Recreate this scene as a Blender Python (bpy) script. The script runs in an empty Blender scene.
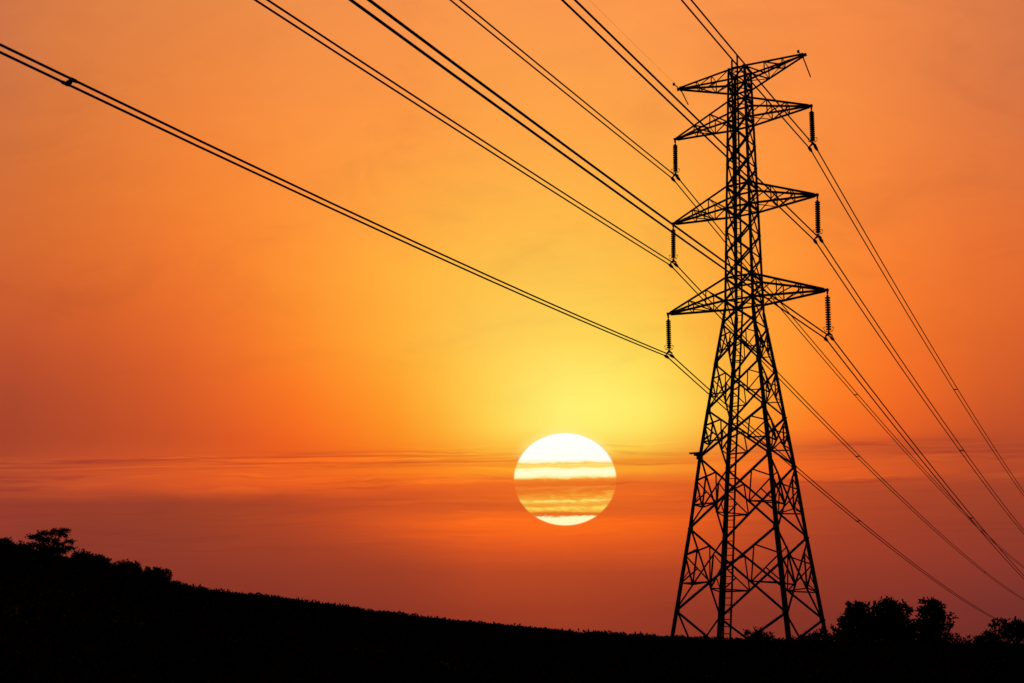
import bpy, bmesh, math, random
from mathutils import Vector, Matrix, noise
R = math.radians
scn = bpy.context.scene
col = scn.collection
EYE = 1.7                      # eye height above the ground under the camera

# ------------------------------------------------------------------ camera
cd = bpy.data.cameras.new('camera')
cam = bpy.data.objects.new('camera', cd); col.objects.link(cam)
cd.sensor_width = 36.0; cd.lens = 1048.917 / 1024 * 36
cd.clip_start = 0.1; cd.clip_end = 12000
cam.location = (0, 0, EYE)
PITCH, ROLL = R(17.4071), R(2.8288)
cam.rotation_euler = (Matrix.Rotation(math.pi/2 + PITCH, 3, 'X') @ Matrix.Rotation(ROLL, 3, 'Z')).to_euler()
scn.camera = cam

# ------------------------------------------------------------------ world
SUN_AZ, SUN_EL = R(3.283), R(10.072)
world = bpy.data.worlds.new('World'); scn.world = world
world.use_nodes = True
nt = world.node_tree; N = nt.nodes; LK = nt.links
N.clear()
def mth(op, a, b=None, c=None, clamp=False):
    n = N.new('ShaderNodeMath'); n.operation = op; n.use_clamp = clamp
    for i, v in enumerate((a, b, c)):
        if v is None: continue
        if isinstance(v, (int, float)): n.inputs[i].default_value = v
        else: LK.new(v, n.inputs[i])
    return n.outputs[0]
def rng(v, a, b, c=0., d=1., mode='LINEAR'):
    n = N.new('ShaderNodeMapRange'); n.interpolation_type = mode; n.clamp = True
    LK.new(v, n.inputs['Value'])
    for k, x in zip(('From Min', 'From Max', 'To Min', 'To Max'), (a, b, c, d)): n.inputs[k].default_value = x
    return n.outputs['Result']
def mixc(f, a, b, mode='MIX'):
    n = N.new('ShaderNodeMix'); n.data_type = 'RGBA'; n.blend_type = mode
    n.clamp_factor = True
    if isinstance(f, (int, float)): n.inputs['Factor'].default_value = f
    else: LK.new(f, n.inputs['Factor'])
    for k, v in ((6, a), (7, b)):
        if isinstance(v, tuple): n.inputs[k].default_value = (*v, 1)
        else: LK.new(v, n.inputs[k])
    return n.outputs[2]
def nz(vec, scale, detail, rough, dist=0.):
    n = N.new('ShaderNodeTexNoise'); LK.new(vec, n.inputs['Vector'])
    n.inputs['Scale'].default_value = scale; n.inputs['Detail'].default_value = detail
    n.inputs['Roughness'].default_value = rough; n.inputs['Distortion'].default_value = dist
    return n.outputs['Fac']
def comb(x, y, z=0.):
    n = N.new('ShaderNodeCombineXYZ')
    for i, v in enumerate((x, y, z)):
        if isinstance(v, (int, float)): n.inputs[i].default_value = v
        else: LK.new(v, n.inputs[i])
    return n.outputs[0]

tc = N.new('ShaderNodeTexCoord')
vr = N.new('ShaderNodeVectorRotate'); vr.rotation_type = 'AXIS_ANGLE'   # the cloud layers lie a little tilted
LK.new(tc.outputs['Generated'], vr.inputs['Vector'])
vr.inputs['Axis'].default_value = (0, math.cos(PITCH), math.sin(PITCH)); vr.inputs['Angle'].default_value = ROLL
sp = N.new('ShaderNodeSeparateXYZ'); LK.new(vr.outputs[0], sp.inputs[0])
az = mth('MULTIPLY', mth('ARCTAN2', sp.outputs[0], sp.outputs[1]), 180/math.pi)
el = mth('MULTIPLY', mth('ARCSINE', sp.outputs[2]), 180/math.pi)

# sky colours of the evening, by azimuth (columns) and elevation (stops), linear
AZ= [-31, -26, -22.5, -18.5, -15, -12, -9, -6.5, -4.2, -1.5, 1, 3, 5, 7.5, 9.5, 12, 14.5, 17.5, 21, 25, 30]
EL= [0, 3, 5.0, 6.4, 7.1, 7.6, 7.9, 8.3, 8.8, 9.2, 9.6, 10.0, 10.4, 10.8, 11.2, 11.7, 12.2, 12.8, 13.8, 15.4, 17.5, 20.5, 24, 29, 36.5]
TAB=[
[(0.171,0.0262,0.0212),(0.212,0.0323,0.0236),(0.264,0.0401,0.0265),(0.295,0.0436,0.0263),(0.308,0.0447,0.0255),(0.346,0.0499,0.0252),(0.386,0.0573,0.0255),(0.41,0.0642,0.0262),(0.393,0.0615,0.0258),(0.379,0.0591,0.0254),(0.37,0.0576,0.0252),(0.367,0.0571,0.0252),(0.364,0.0566,0.0252),(0.362,0.0562,0.0252),(0.366,0.0574,0.0255),(0.373,0.0592,0.0258),(0.381,0.0611,0.0262),(0.399,0.0654,0.0267),(0.433,0.0733,0.0276),(0.49,0.0869,0.029),(0.54,0.106,0.0325),(0.594,0.137,0.0392),(0.601,0.155,0.0492),(0.579,0.165,0.0646),(0.572,0.165,0.0687)],
[(0.172,0.0263,0.0211),(0.208,0.0318,0.0231),(0.256,0.039,0.0258),(0.288,0.0431,0.026),(0.304,0.0446,0.0252),(0.316,0.0457,0.0247),(0.34,0.0488,0.0245),(0.429,0.0624,0.0251),(0.45,0.0686,0.0256),(0.438,0.0663,0.0252),(0.427,0.0641,0.0247),(0.417,0.0621,0.0243),(0.407,0.0604,0.0242),(0.397,0.0587,0.0241),(0.397,0.0588,0.0243),(0.403,0.0604,0.0246),(0.411,0.0624,0.025),(0.421,0.0648,0.0255),(0.46,0.072,0.0258),(0.529,0.0858,0.0262),(0.613,0.109,0.0272),(0.684,0.145,0.0293),(0.715,0.173,0.0352),(0.717,0.199,0.0499),(0.668,0.197,0.0639)],
[(0.181,0.0267,0.0189),(0.214,0.0316,0.0208),(0.248,0.0382,0.0235),(0.275,0.0427,0.0242),(0.295,0.0449,0.0236),(0.31,0.0465,0.0231),(0.32,0.0475,0.0229),(0.437,0.0613,0.0226),(0.56,0.0792,0.0231),(0.562,0.0803,0.0229),(0.557,0.0799,0.0226),(0.541,0.0773,0.0226),(0.521,0.0742,0.0225),(0.495,0.0706,0.022),(0.475,0.0679,0.0216),(0.485,0.0703,0.0219),(0.496,0.0729,0.0222),(0.51,0.0762,0.0225),(0.542,0.0831,0.023),(0.6,0.0964,0.0237),(0.688,0.122,0.0247),(0.767,0.161,0.0279),(0.803,0.195,0.0342),(0.786,0.219,0.0489),(0.704,0.219,0.0685)],
[(0.181,0.0253,0.0177),(0.223,0.031,0.0196),(0.263,0.0389,0.0219),(0.283,0.0441,0.0224),(0.299,0.0464,0.0219),(0.311,0.0481,0.0216),(0.318,0.0491,0.0214),(0.343,0.0521,0.021),(0.595,0.0806,0.0201),(0.666,0.0911,0.0197),(0.675,0.0941,0.0197),(0.674,0.0953,0.0197),(0.647,0.0913,0.02),(0.621,0.0874,0.0199),(0.597,0.0839,0.0196),(0.592,0.0839,0.0196),(0.609,0.0879,0.0199),(0.63,0.093,0.0203),(0.665,0.102,0.021),(0.723,0.12,0.0225),(0.802,0.148,0.0244),(0.873,0.189,0.0281),(0.914,0.229,0.0335),(0.876,0.241,0.0471),(0.766,0.244,0.0661)],
[(0.184,0.0255,0.0176),(0.229,0.0313,0.0191),(0.287,0.0406,0.0203),(0.328,0.048,0.02),(0.35,0.0512,0.0195),(0.363,0.0533,0.0193),(0.366,0.0539,0.0193),(0.369,0.0548,0.0192),(0.58,0.0777,0.0187),(0.741,0.0997,0.017),(0.771,0.107,0.0168),(0.785,0.112,0.0168),(0.766,0.109,0.0168),(0.743,0.103,0.0167),(0.735,0.1,0.0168),(0.737,0.102,0.0171),(0.763,0.11,0.0173),(0.784,0.119,0.0178),(0.818,0.133,0.0187),(0.865,0.16,0.0208),(0.914,0.197,0.0243),(0.952,0.24,0.0301),(0.969,0.265,0.0373),(0.928,0.27,0.0518),(0.816,0.262,0.0701)],
[(0.196,0.0268,0.0176),(0.242,0.0329,0.019),(0.305,0.043,0.0201),(0.375,0.0521,0.0192),(0.42,0.0571,0.0184),(0.45,0.0604,0.0179),(0.442,0.0597,0.0181),(0.432,0.0587,0.0184),(0.547,0.0728,0.0181),(0.739,0.0998,0.016),(0.834,0.118,0.0149),(0.851,0.127,0.0149),(0.848,0.127,0.0149),(0.827,0.118,0.0149),(0.84,0.116,0.0145),(0.873,0.126,0.0144),(0.916,0.142,0.0145),(0.937,0.156,0.0151),(0.958,0.177,0.0163),(0.978,0.215,0.0193),(0.988,0.261,0.0247),(0.994,0.304,0.0333),(0.992,0.305,0.0423),(0.961,0.294,0.0557),(0.856,0.274,0.0722)],
[(0.209,0.0281,0.0176),(0.257,0.035,0.0187),(0.326,0.0453,0.0197),(0.442,0.0598,0.0183),(0.531,0.0705,0.017),(0.581,0.0772,0.0164),(0.556,0.0745,0.0168),(0.523,0.0704,0.0174),(0.564,0.0759,0.0175),(0.717,0.0981,0.0161),(0.87,0.13,0.014),(0.903,0.15,0.0141),(0.917,0.165,0.0144),(0.888,0.149,0.0144),(0.893,0.151,0.0144),(0.927,0.173,0.0146),(0.961,0.197,0.0152),(0.979,0.218,0.0164),(0.992,0.251,0.019),(1.0,0.295,0.0239),(1.0,0.347,0.032),(1.0,0.374,0.0403),(0.998,0.353,0.0475),(0.983,0.309,0.0563),(0.892,0.281,0.0723)],
[(0.219,0.0291,0.0176),(0.271,0.0369,0.0184),(0.347,0.0476,0.0192),(0.509,0.068,0.0174),(0.648,0.0856,0.0156),(0.716,0.0966,0.015),(0.678,0.0925,0.0156),(0.609,0.0835,0.0166),(0.609,0.0837,0.0169),(0.717,0.1,0.0162),(0.874,0.136,0.014),(0.939,0.171,0.0138),(0.964,0.202,0.0145),(0.935,0.185,0.0147),(0.926,0.189,0.0152),(0.955,0.228,0.016),(0.976,0.263,0.0174),(0.986,0.29,0.0197),(0.996,0.333,0.0238),(1.0,0.379,0.0309),(1.0,0.431,0.0415),(1.0,0.437,0.0478),(0.999,0.395,0.0524),(0.996,0.325,0.0574),(0.918,0.288,0.0727)],
[(0.229,0.0303,0.0176),(0.295,0.0392,0.0181),(0.398,0.0537,0.0183),(0.602,0.079,0.0164),(0.774,0.105,0.0139),(0.842,0.119,0.0136),(0.795,0.114,0.0144),(0.662,0.0938,0.0161),(0.672,0.0975,0.0162),(0.742,0.11,0.016),(0.848,0.136,0.015),(0.945,0.187,0.0149),(0.987,0.246,0.0158),(0.96,0.227,0.0167),(0.951,0.251,0.0193),(0.973,0.316,0.023),(0.988,0.368,0.0269),(0.993,0.408,0.0318),(0.998,0.45,0.0386),(1.0,0.481,0.0475),(1.0,0.507,0.0588),(1.0,0.491,0.0575),(1.0,0.432,0.0575),(0.997,0.348,0.0602),(0.93,0.297,0.0743)],
[(0.243,0.032,0.0176),(0.334,0.0425,0.0176),(0.477,0.0635,0.017),(0.733,0.0948,0.0151),(0.914,0.129,0.0118),(0.963,0.146,0.0119),(0.905,0.14,0.0131),(0.697,0.103,0.0158),(0.753,0.119,0.0155),(0.791,0.128,0.0158),(0.825,0.136,0.0164),(0.919,0.195,0.0173),(0.991,0.306,0.0191),(0.964,0.276,0.0209),(0.968,0.349,0.0292),(0.985,0.462,0.0416),(0.993,0.539,0.0537),(0.999,0.606,0.0663),(1.0,0.63,0.0758),(1.0,0.621,0.0815),(1.0,0.587,0.0843),(1.0,0.542,0.0697),(1.0,0.467,0.063),(0.994,0.372,0.0637),(0.939,0.304,0.0759)],
[(0.254,0.0334,0.0176),(0.356,0.0457,0.0173),(0.481,0.0653,0.0168),(0.798,0.105,0.0139),(0.958,0.14,0.0113),(0.988,0.156,0.0116),(0.91,0.145,0.0128),(0.748,0.116,0.0152),(0.806,0.133,0.0154),(0.826,0.138,0.0158),(0.846,0.146,0.017),(0.905,0.19,0.0189),(0.988,0.361,0.024),(0.958,0.302,0.0247),(0.968,0.417,0.042),(0.987,0.584,0.0712),(0.994,0.687,0.101),(1.0,0.774,0.128),(1.0,0.782,0.132),(1.0,0.732,0.119),(1.0,0.643,0.0955),(1.0,0.568,0.0767),(1.0,0.483,0.0662),(0.993,0.378,0.0652),(0.944,0.305,0.0762)],
[(0.258,0.0339,0.0176),(0.362,0.047,0.0172),(0.471,0.0646,0.0169),(0.817,0.108,0.0134),(0.968,0.143,0.0111),(0.99,0.158,0.0114),(0.886,0.141,0.0128),(0.778,0.123,0.0149),(0.835,0.14,0.0155),(0.846,0.144,0.0158),(0.859,0.152,0.0173),(0.896,0.19,0.02),(0.989,0.398,0.0274),(0.945,0.31,0.0271),(0.965,0.462,0.0511),(0.987,0.657,0.0927),(0.995,0.778,0.136),(1.0,0.874,0.173),(1.0,0.876,0.173),(1.0,0.799,0.142),(1.0,0.674,0.0992),(1.0,0.577,0.0791),(0.999,0.488,0.0671),(0.993,0.378,0.0657),(0.946,0.304,0.0762)],
[(0.252,0.0331,0.0176),(0.348,0.0452,0.0177),(0.461,0.0617,0.0173),(0.776,0.103,0.0139),(0.949,0.137,0.0112),(0.983,0.151,0.011),(0.836,0.129,0.013),(0.769,0.121,0.015),(0.834,0.138,0.0155),(0.847,0.143,0.0159),(0.846,0.146,0.0176),(0.892,0.197,0.0208),(0.991,0.397,0.0275),(0.916,0.293,0.0266),(0.959,0.469,0.0498),(0.987,0.648,0.0888),(0.997,0.77,0.128),(1.0,0.864,0.16),(1.0,0.879,0.167),(1.0,0.799,0.135),(1.0,0.672,0.0937),(0.999,0.563,0.0743),(0.997,0.478,0.0648),(0.993,0.373,0.0651),(0.947,0.302,0.0762)],
[(0.237,0.0314,0.0176),(0.323,0.042,0.0183),(0.446,0.0578,0.0178),(0.706,0.0937,0.0147),(0.892,0.124,0.0117),(0.942,0.135,0.011),(0.761,0.111,0.0137),(0.748,0.115,0.0152),(0.808,0.13,0.0156),(0.825,0.136,0.016),(0.805,0.132,0.0179),(0.891,0.209,0.0213),(0.986,0.369,0.0259),(0.877,0.257,0.0247),(0.948,0.436,0.0427),(0.982,0.585,0.0725),(0.996,0.692,0.0976),(1.0,0.782,0.121),(1.0,0.816,0.135),(1.0,0.748,0.11),(1.0,0.637,0.0813),(0.999,0.528,0.0648),(0.994,0.454,0.0598),(0.991,0.363,0.0636),(0.947,0.298,0.0761)],
[(0.218,0.0296,0.0177),(0.3,0.0397,0.0188),(0.432,0.0563,0.0176),(0.636,0.0838,0.0152),(0.775,0.105,0.0133),(0.834,0.116,0.0127),(0.733,0.103,0.0144),(0.717,0.106,0.0155),(0.738,0.112,0.016),(0.751,0.116,0.0165),(0.744,0.116,0.0178),(0.845,0.183,0.0201),(0.971,0.292,0.023),(0.891,0.237,0.0235),(0.905,0.324,0.0337),(0.954,0.442,0.0513),(0.987,0.548,0.0661),(1.0,0.626,0.0801),(1.0,0.667,0.0918),(1.0,0.626,0.0801),(1.0,0.556,0.0658),(0.998,0.477,0.0564),(0.993,0.419,0.055),(0.989,0.348,0.062),(0.945,0.293,0.0753)],
[(0.199,0.028,0.018),(0.274,0.0374,0.0192),(0.394,0.0522,0.0182),(0.527,0.0691,0.0167),(0.611,0.0811,0.0159),(0.671,0.0906,0.0155),(0.655,0.09,0.0159),(0.629,0.0888,0.0165),(0.639,0.091,0.017),(0.651,0.0933,0.0174),(0.681,0.102,0.0178),(0.841,0.152,0.0182),(0.943,0.2,0.0195),(0.891,0.195,0.0211),(0.835,0.199,0.0244),(0.906,0.276,0.03),(0.983,0.372,0.0361),(0.999,0.418,0.0408),(1.0,0.46,0.0468),(1.0,0.454,0.0476),(1.0,0.432,0.0467),(0.998,0.399,0.0464),(0.992,0.364,0.0487),(0.984,0.325,0.0597),(0.941,0.284,0.0734)],
[(0.187,0.0272,0.0184),(0.253,0.0354,0.0197),(0.34,0.0457,0.0197),(0.419,0.0551,0.019),(0.467,0.0626,0.0186),(0.503,0.0686,0.0183),(0.515,0.0709,0.0183),(0.529,0.074,0.0183),(0.553,0.0776,0.0185),(0.571,0.0801,0.0188),(0.693,0.0991,0.018),(0.886,0.141,0.0169),(0.901,0.154,0.0175),(0.842,0.148,0.0192),(0.736,0.132,0.0224),(0.889,0.186,0.0213),(0.986,0.243,0.022),(0.994,0.269,0.0238),(1.0,0.31,0.027),(1.0,0.334,0.0312),(1.0,0.34,0.0352),(0.997,0.333,0.0396),(0.992,0.316,0.0443),(0.972,0.303,0.0579),(0.933,0.275,0.0717)],
[(0.174,0.0261,0.0186),(0.234,0.0335,0.0205),(0.308,0.0419,0.0208),(0.369,0.0487,0.0203),(0.398,0.0535,0.0202),(0.42,0.0571,0.0201),(0.434,0.0594,0.02),(0.453,0.0625,0.02),(0.478,0.067,0.02),(0.502,0.0712,0.0201),(0.727,0.102,0.0174),(0.828,0.12,0.0168),(0.778,0.115,0.0181),(0.692,0.104,0.0201),(0.615,0.0928,0.0223),(0.883,0.14,0.0172),(0.953,0.163,0.0168),(0.97,0.179,0.0174),(0.993,0.205,0.0188),(0.996,0.232,0.0228),(0.998,0.254,0.0279),(0.989,0.267,0.0339),(0.979,0.274,0.0408),(0.953,0.28,0.0555),(0.921,0.266,0.0698)],
[(0.16,0.0253,0.0193),(0.219,0.0324,0.0221),(0.288,0.0391,0.022),(0.334,0.0455,0.0214),(0.356,0.0492,0.0212),(0.372,0.0519,0.021),(0.383,0.0537,0.021),(0.399,0.0564,0.021),(0.42,0.0602,0.021),(0.499,0.0708,0.0199),(0.63,0.0873,0.0184),(0.64,0.0898,0.0186),(0.588,0.0845,0.0198),(0.527,0.0772,0.0217),(0.631,0.0904,0.0196),(0.764,0.111,0.0179),(0.799,0.12,0.0179),(0.831,0.13,0.0181),(0.88,0.146,0.0187),(0.917,0.168,0.021),(0.942,0.195,0.0248),(0.945,0.216,0.0317),(0.93,0.237,0.0409),(0.906,0.248,0.0543),(0.898,0.253,0.0659)],
[(0.136,0.0246,0.0194),(0.184,0.0309,0.0232),(0.26,0.0374,0.0235),(0.297,0.0438,0.0221),(0.316,0.0473,0.0214),(0.332,0.0496,0.0216),(0.342,0.0511,0.0218),(0.355,0.0531,0.022),(0.381,0.0566,0.0223),(0.438,0.0638,0.0221),(0.469,0.0676,0.022),(0.476,0.0686,0.0222),(0.462,0.0672,0.0227),(0.476,0.0697,0.0225),(0.53,0.0778,0.0216),(0.575,0.0855,0.0212),(0.6,0.0915,0.0213),(0.63,0.099,0.0214),(0.683,0.112,0.0217),(0.735,0.13,0.0231),(0.797,0.155,0.0253),(0.835,0.174,0.0314),(0.83,0.197,0.0419),(0.79,0.21,0.0557),(0.818,0.233,0.0687)],
[(0.133,0.0242,0.0194),(0.181,0.0307,0.0233),(0.257,0.0373,0.0241),(0.295,0.0429,0.0237),(0.315,0.0458,0.0235),(0.329,0.048,0.0234),(0.338,0.0493,0.0233),(0.35,0.0511,0.0232),(0.366,0.0536,0.0232),(0.379,0.0558,0.0232),(0.393,0.058,0.0232),(0.406,0.0602,0.0232),(0.42,0.0627,0.0232),(0.434,0.0655,0.0233),(0.448,0.0683,0.0235),(0.466,0.0719,0.0236),(0.484,0.0756,0.0238),(0.507,0.0802,0.024),(0.545,0.0883,0.0245),(0.609,0.102,0.0258),(0.692,0.122,0.0279),(0.743,0.146,0.0341),(0.698,0.166,0.0459),(0.65,0.175,0.0611),(0.697,0.202,0.0665)],
]
ELMAX = 44.0
# S: height within the flat cloud layers, U: along them
def dotv(x, y, z):
    n = N.new('ShaderNodeVectorMath'); n.operation = 'DOT_PRODUCT'
    LK.new(vr.outputs[0], n.inputs[0]); n.inputs[1].default_value = (x, y, z); return n.outputs['Value']
fw_ = mth('MAXIMUM', dotv(0, math.cos(PITCH), math.sin(PITCH)), .05)
U = mth('MULTIPLY', mth('DIVIDE', sp.outputs[0], fw_), 56.2)
S0 = mth('ADD', mth('MULTIPLY', mth('DIVIDE', dotv(0, -math.sin(PITCH), math.cos(PITCH)), fw_), 56.2), 17.295)
S = mth('SUBTRACT', S0, mth('MULTIPLY', mth('SUBTRACT', U, 2.84), .016))
# soft horizontal waviness of the layers
wob = mth('MULTIPLY', mth('SUBTRACT', nz(comb(mth('MULTIPLY', U, .11), mth('MULTIPLY', S, .45), 3.1), 1.0, 5, .6), .5), .9)
elw = mth('ADD', el, mth('MULTIPLY', wob, rng(el, 12.5, 9.0, .35, .8)))
fac = mth('DIVIDE', elw, ELMAX, clamp=True)
cols_ = []
for row in TAB:
    n = N.new('ShaderNodeValToRGB'); cr = n.color_ramp; cr.interpolation = 'LINEAR'
    LK.new(fac, n.inputs[0])
    while len(cr.elements) < len(EL): cr.elements.new(.5)
    for e_, (p_, c_) in zip(cr.elements, zip(EL, row)):
        e_.position = p_ / ELMAX; e_.color = (*c_, 1)
    cols_.append(n.outputs[0])
sky = cols_[0]
for i in range(1, len(AZ)):
    sky = mixc(rng(az, AZ[i-1], AZ[i]), sky, cols_[i])
# streaks of thin cloud in front of the low sky
swp = mth('ADD', S, mth('MULTIPLY', mth('SUBTRACT', nz(comb(mth('MULTIPLY', U, .09), mth('MULTIPLY', S, .5), 40.), 1.0, 4, .6), .5), 1.3))
brk = rng(nz(comb(mth('MULTIPLY', U, .16), mth('MULTIPLY', S, .9), 60.), 1.0, 5, .6), .36, .60, mode='SMOOTHSTEP')
s1 = nz(comb(mth('MULTIPLY', U, .085), mth('MULTIPLY', swp, 2.9), 0.), 1.0, 8, .66, .45)
s2 = nz(comb(mth('MULTIPLY', U, .11), mth('MULTIPLY', swp, 3.2), 7.7), 1.0, 8, .66, .45)
s3 = nz(comb(mth('MULTIPLY', U, .05), mth('MULTIPLY', S, .35), 21.), 1.0, 5, .6, .3)
s4 = nz(comb(mth('MULTIPLY', U, .10), mth('MULTIPLY', S, .22), 5.), 1.0, 6, .62, .8)
w_hi = mth('MULTIPLY', rng(S, 9.1, 9.7, mode='SMOOTHSTEP'), rng(S, 12.0, 11.4, mode='SMOOTHSTEP'))
w_lo = mth('MULTIPLY', rng(S, 4.5, 7.0, mode='SMOOTHSTEP'), rng(S, 9.5, 8.8, mode='SMOOTHSTEP'))
d1 = mth('MULTIPLY', mth('MULTIPLY', mth('MULTIPLY', rng(s1, .50, .64, mode='SMOOTHSTEP'), brk), w_hi), .62)
sky = mixc(d1, sky, mixc(1.0, sky, (.70, .56, .95), 'MULTIPLY'))
s5 = nz(comb(mth('MULTIPLY', U, .045), mth('MULTIPLY', swp, .6, ), 90.), 1.0, 2, .5)
s6 = nz(comb(mth('MULTIPLY', U, .055), mth('ADD', mth('MULTIPLY', S, 5.0), mth('MULTIPLY', s5, 2.2)), 33.), 1.0, 6, .6, .2)
w_th = mth('MULTIPLY', rng(S, 10.5, 10.9, mode='SMOOTHSTEP'), rng(S, 11.75, 11.35, mode='SMOOTHSTEP'))
w_th = mth('MULTIPLY', w_th, rng(U, 1., -6., .35, 1.))
sky = mixc(mth('MULTIPLY', mth('MULTIPLY', rng(s6, .48, .60, mode='SMOOTHSTEP'), w_th), .62), sky, mixc(1.0, sky, (.66, .55, .95), 'MULTIPLY'))
sky = mixc(mth('MULTIPLY', mth('MULTIPLY', rng(s6, .46, .36, mode='SMOOTHSTEP'), w_th), .5), sky, mixc(1.0, sky, (1.25, 1.35, .95), 'MULTIPLY'))
b1 = mth('MULTIPLY', mth('MULTIPLY', rng(s2, .50, .66, mode='SMOOTHSTEP'), w_hi), .55)
sky = mixc(b1, sky, mixc(1.0, sky, (1.22, 1.38, .95), 'MULTIPLY'))
b2 = mth('MULTIPLY', rng(s2, .50, .68, mode='SMOOTHSTEP'), w_lo)
sky = mixc(mth('MULTIPLY', b2, rng(mth('ABSOLUTE', mth('SUBTRACT', az, 3.)), 6., 15., .42, .14)), sky, mixc(1.0, sky, (1.32, 1.34, .95), 'MULTIPLY'))
d2 = mth('MULTIPLY', rng(s1, .50, .66, mode='SMOOTHSTEP'), w_lo)
sky = mixc(mth('MULTIPLY', d2, .35), sky, mixc(1.0, sky, (.80, .75, 1.0), 'MULTIPLY'))
sky = mixc(mth('MULTIPLY', rng(s3, .45, .75), .10), sky, mixc(1.0, sky, (.86, .80, .86), 'MULTIPLY'))
w_up = rng(S, 13., 20., .35, 1.)
sky = mixc(mth('MULTIPLY', rng(s4, .48, .72, mode='SMOOTHSTEP'), mth('MULTIPLY', w_up, .55)), sky, mixc(1.0, sky, (.86, .83, .92), 'MULTIPLY'))
sky = mixc(mth('MULTIPLY', rng(s4, .46, .28, mode='SMOOTHSTEP'), mth('MULTIPLY', w_up, .5)), sky, mixc(1.0, sky, (1.06, 1.09, 1.0), 'MULTIPLY'))
# the sun's disc, flattened by refraction and crossed by cloud bands
SA, SE, SRX, SRY = 2.9118, 9.926, 2.795, 2.466
dx = mth('DIVIDE', mth('SUBTRACT', az, SA), SRX); dy = mth('DIVIDE', mth('SUBTRACT', el, SE), SRY)
rr = mth('SQRT', mth('ADD', mth('MULTIPLY', dx, dx), mth('MULTIPLY', dy, dy)))
disc = rng(rr, 1.02, .982, mode='SMOOTHSTEP')
halo = mth('MULTIPLY', rng(rr, 1.22, 1.0, 0., .40, 'SMOOTHSTEP'), rng(dy, .40, .75))
sky = mixc(halo, sky, (1., .90, .30))
ws = nz(comb(mth('MULTIPLY', U, .70), mth('MULTIPLY', S, 3.4), 1.7), 1.0, 7, .68, .5)
tt = mth('ADD', mth('DIVIDE', mth('SUBTRACT', S, 7.46), 4.93), mth('MULTIPLY', mth('SUBTRACT', ws, .5), .095))
rp = N.new('ShaderNodeValToRGB'); LK.new(tt, rp.inputs[0]); cr = rp.color_ramp
DISC = [(0., (1, .95, .5)), (.09, (1, .95, .5)), (.105, (.78, .15, .015)), (.135, (.80, .2, .017)), (.155, (.97, .55, .06)), (.185, (1, .68, .12)),
        (.215, (.9, .35, .03)), (.24, (.95, .5, .05)), (.265, (1, .78, .2)), (.285, (.93, .38, .035)), (.33, (.90, .30, .025)), (.385, (.85, .23, .02)),
        (.405, (.95, .42, .045)), (.425, (.80, .19, .017)), (.465, (.82, .20, .018)), (.50, (.97, .55, .07)), (.535, (1, .95, .48)), (.57, (1, 1, .68)),
        (.615, (1, .95, .45)), (.64, (1, .66, .11)), (.66, (1, .74, .18)), (.674, (.97, .58, .09)), (.69, (1, .93, .5)), (.715, (1, 1, .9)), (1., (1, 1, 1))]
while len(cr.elements) < len(DISC): cr.elements.new(.5)
for e_, (p_, c_) in zip(cr.elements, DISC): e_.position = p_; e_.color = (*c_, 1)
wd = nz(comb(mth('MULTIPLY', U, 1.3), mth('MULTIPLY', S, 6.5), 4.4), 1.0, 6, .68, .5)
speck = mth('MULTIPLY', rng(wd, .46, .62, mode='SMOOTHSTEP'), mth('MULTIPLY', mth('MULTIPLY', rng(tt, .27, .30), rng(tt, .44, .40)), rng(dx, -.8, .8, .2, .75)))
dcol = mixc(speck, rp.outputs[0], (1, .62, .08))
dark = mth('MULTIPLY', rng(wd, .52, .40, mode='SMOOTHSTEP'), mth('MULTIPLY', mth('MULTIPLY', rng(tt, .14, .16), rng(tt, .29, .27)), .6))
dcol = mixc(dark, dcol, (.88, .33, .03))
veil = mth('MAXIMUM', mth('MAXIMUM', rng(tt, .485, .51), rng(tt, .44, .28)), .3)
sky = mixc(mth('MULTIPLY', disc, veil), sky, dcol)
# away from the sunset the dome darkens to a dim dusk (a Nishita sky, very low)
ns = N.new('ShaderNodeTexSky'); ns.sky_type = 'NISHITA'; ns.sun_disc = False
ns.sun_elevation = SUN_EL; ns.sun_rotation = SUN_AZ
dot = N.new('ShaderNodeVectorMath'); dot.operation = 'DOT_PRODUCT'
LK.new(tc.outputs['Generated'], dot.inputs[0]); dot.inputs[1].default_value = (0, math.cos(PITCH), math.sin(PITCH))
front = rng(dot.outputs['Value'], math.cos(R(66)), math.cos(R(36)), mode='SMOOTHSTEP')
dusk = mixc(1.0, ns.outputs[0], (.0016, .0013, .0013), 'MULTIPLY')
sky = mixc(front, dusk, sky)
bg = N.new('ShaderNodeBackground'); LK.new(sky, bg.inputs[0]); bg.inputs[1].default_value = 1.0
wo = N.new('ShaderNodeOutputWorld'); LK.new(bg.outputs[0], wo.inputs[0])

# ------------------------------------------------------------------ sun lamp
sd = bpy.data.lights.new('sun', 'SUN'); sun = bpy.data.objects.new('sun', sd); col.objects.link(sun)
sd.energy = .14; sd.angle = R(.53); sd.color = (1, .5, .2)
sdir = Vector((math.sin(SUN_AZ)*math.cos(SUN_EL), math.cos(SUN_AZ)*math.cos(SUN_EL), math.sin(SUN_EL)))
sun.rotation_euler = sdir.to_track_quat('Z', 'Y').to_euler()

vs = scn.view_settings
vs.view_transform = 'Standard'; vs.look = 'None'; vs.exposure = 0; vs.gamma = 1; vs.use_curve_mapping = False
scn.cycles.max_bounces = 4
scn.cycles.diffuse_bounces = 2
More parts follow.
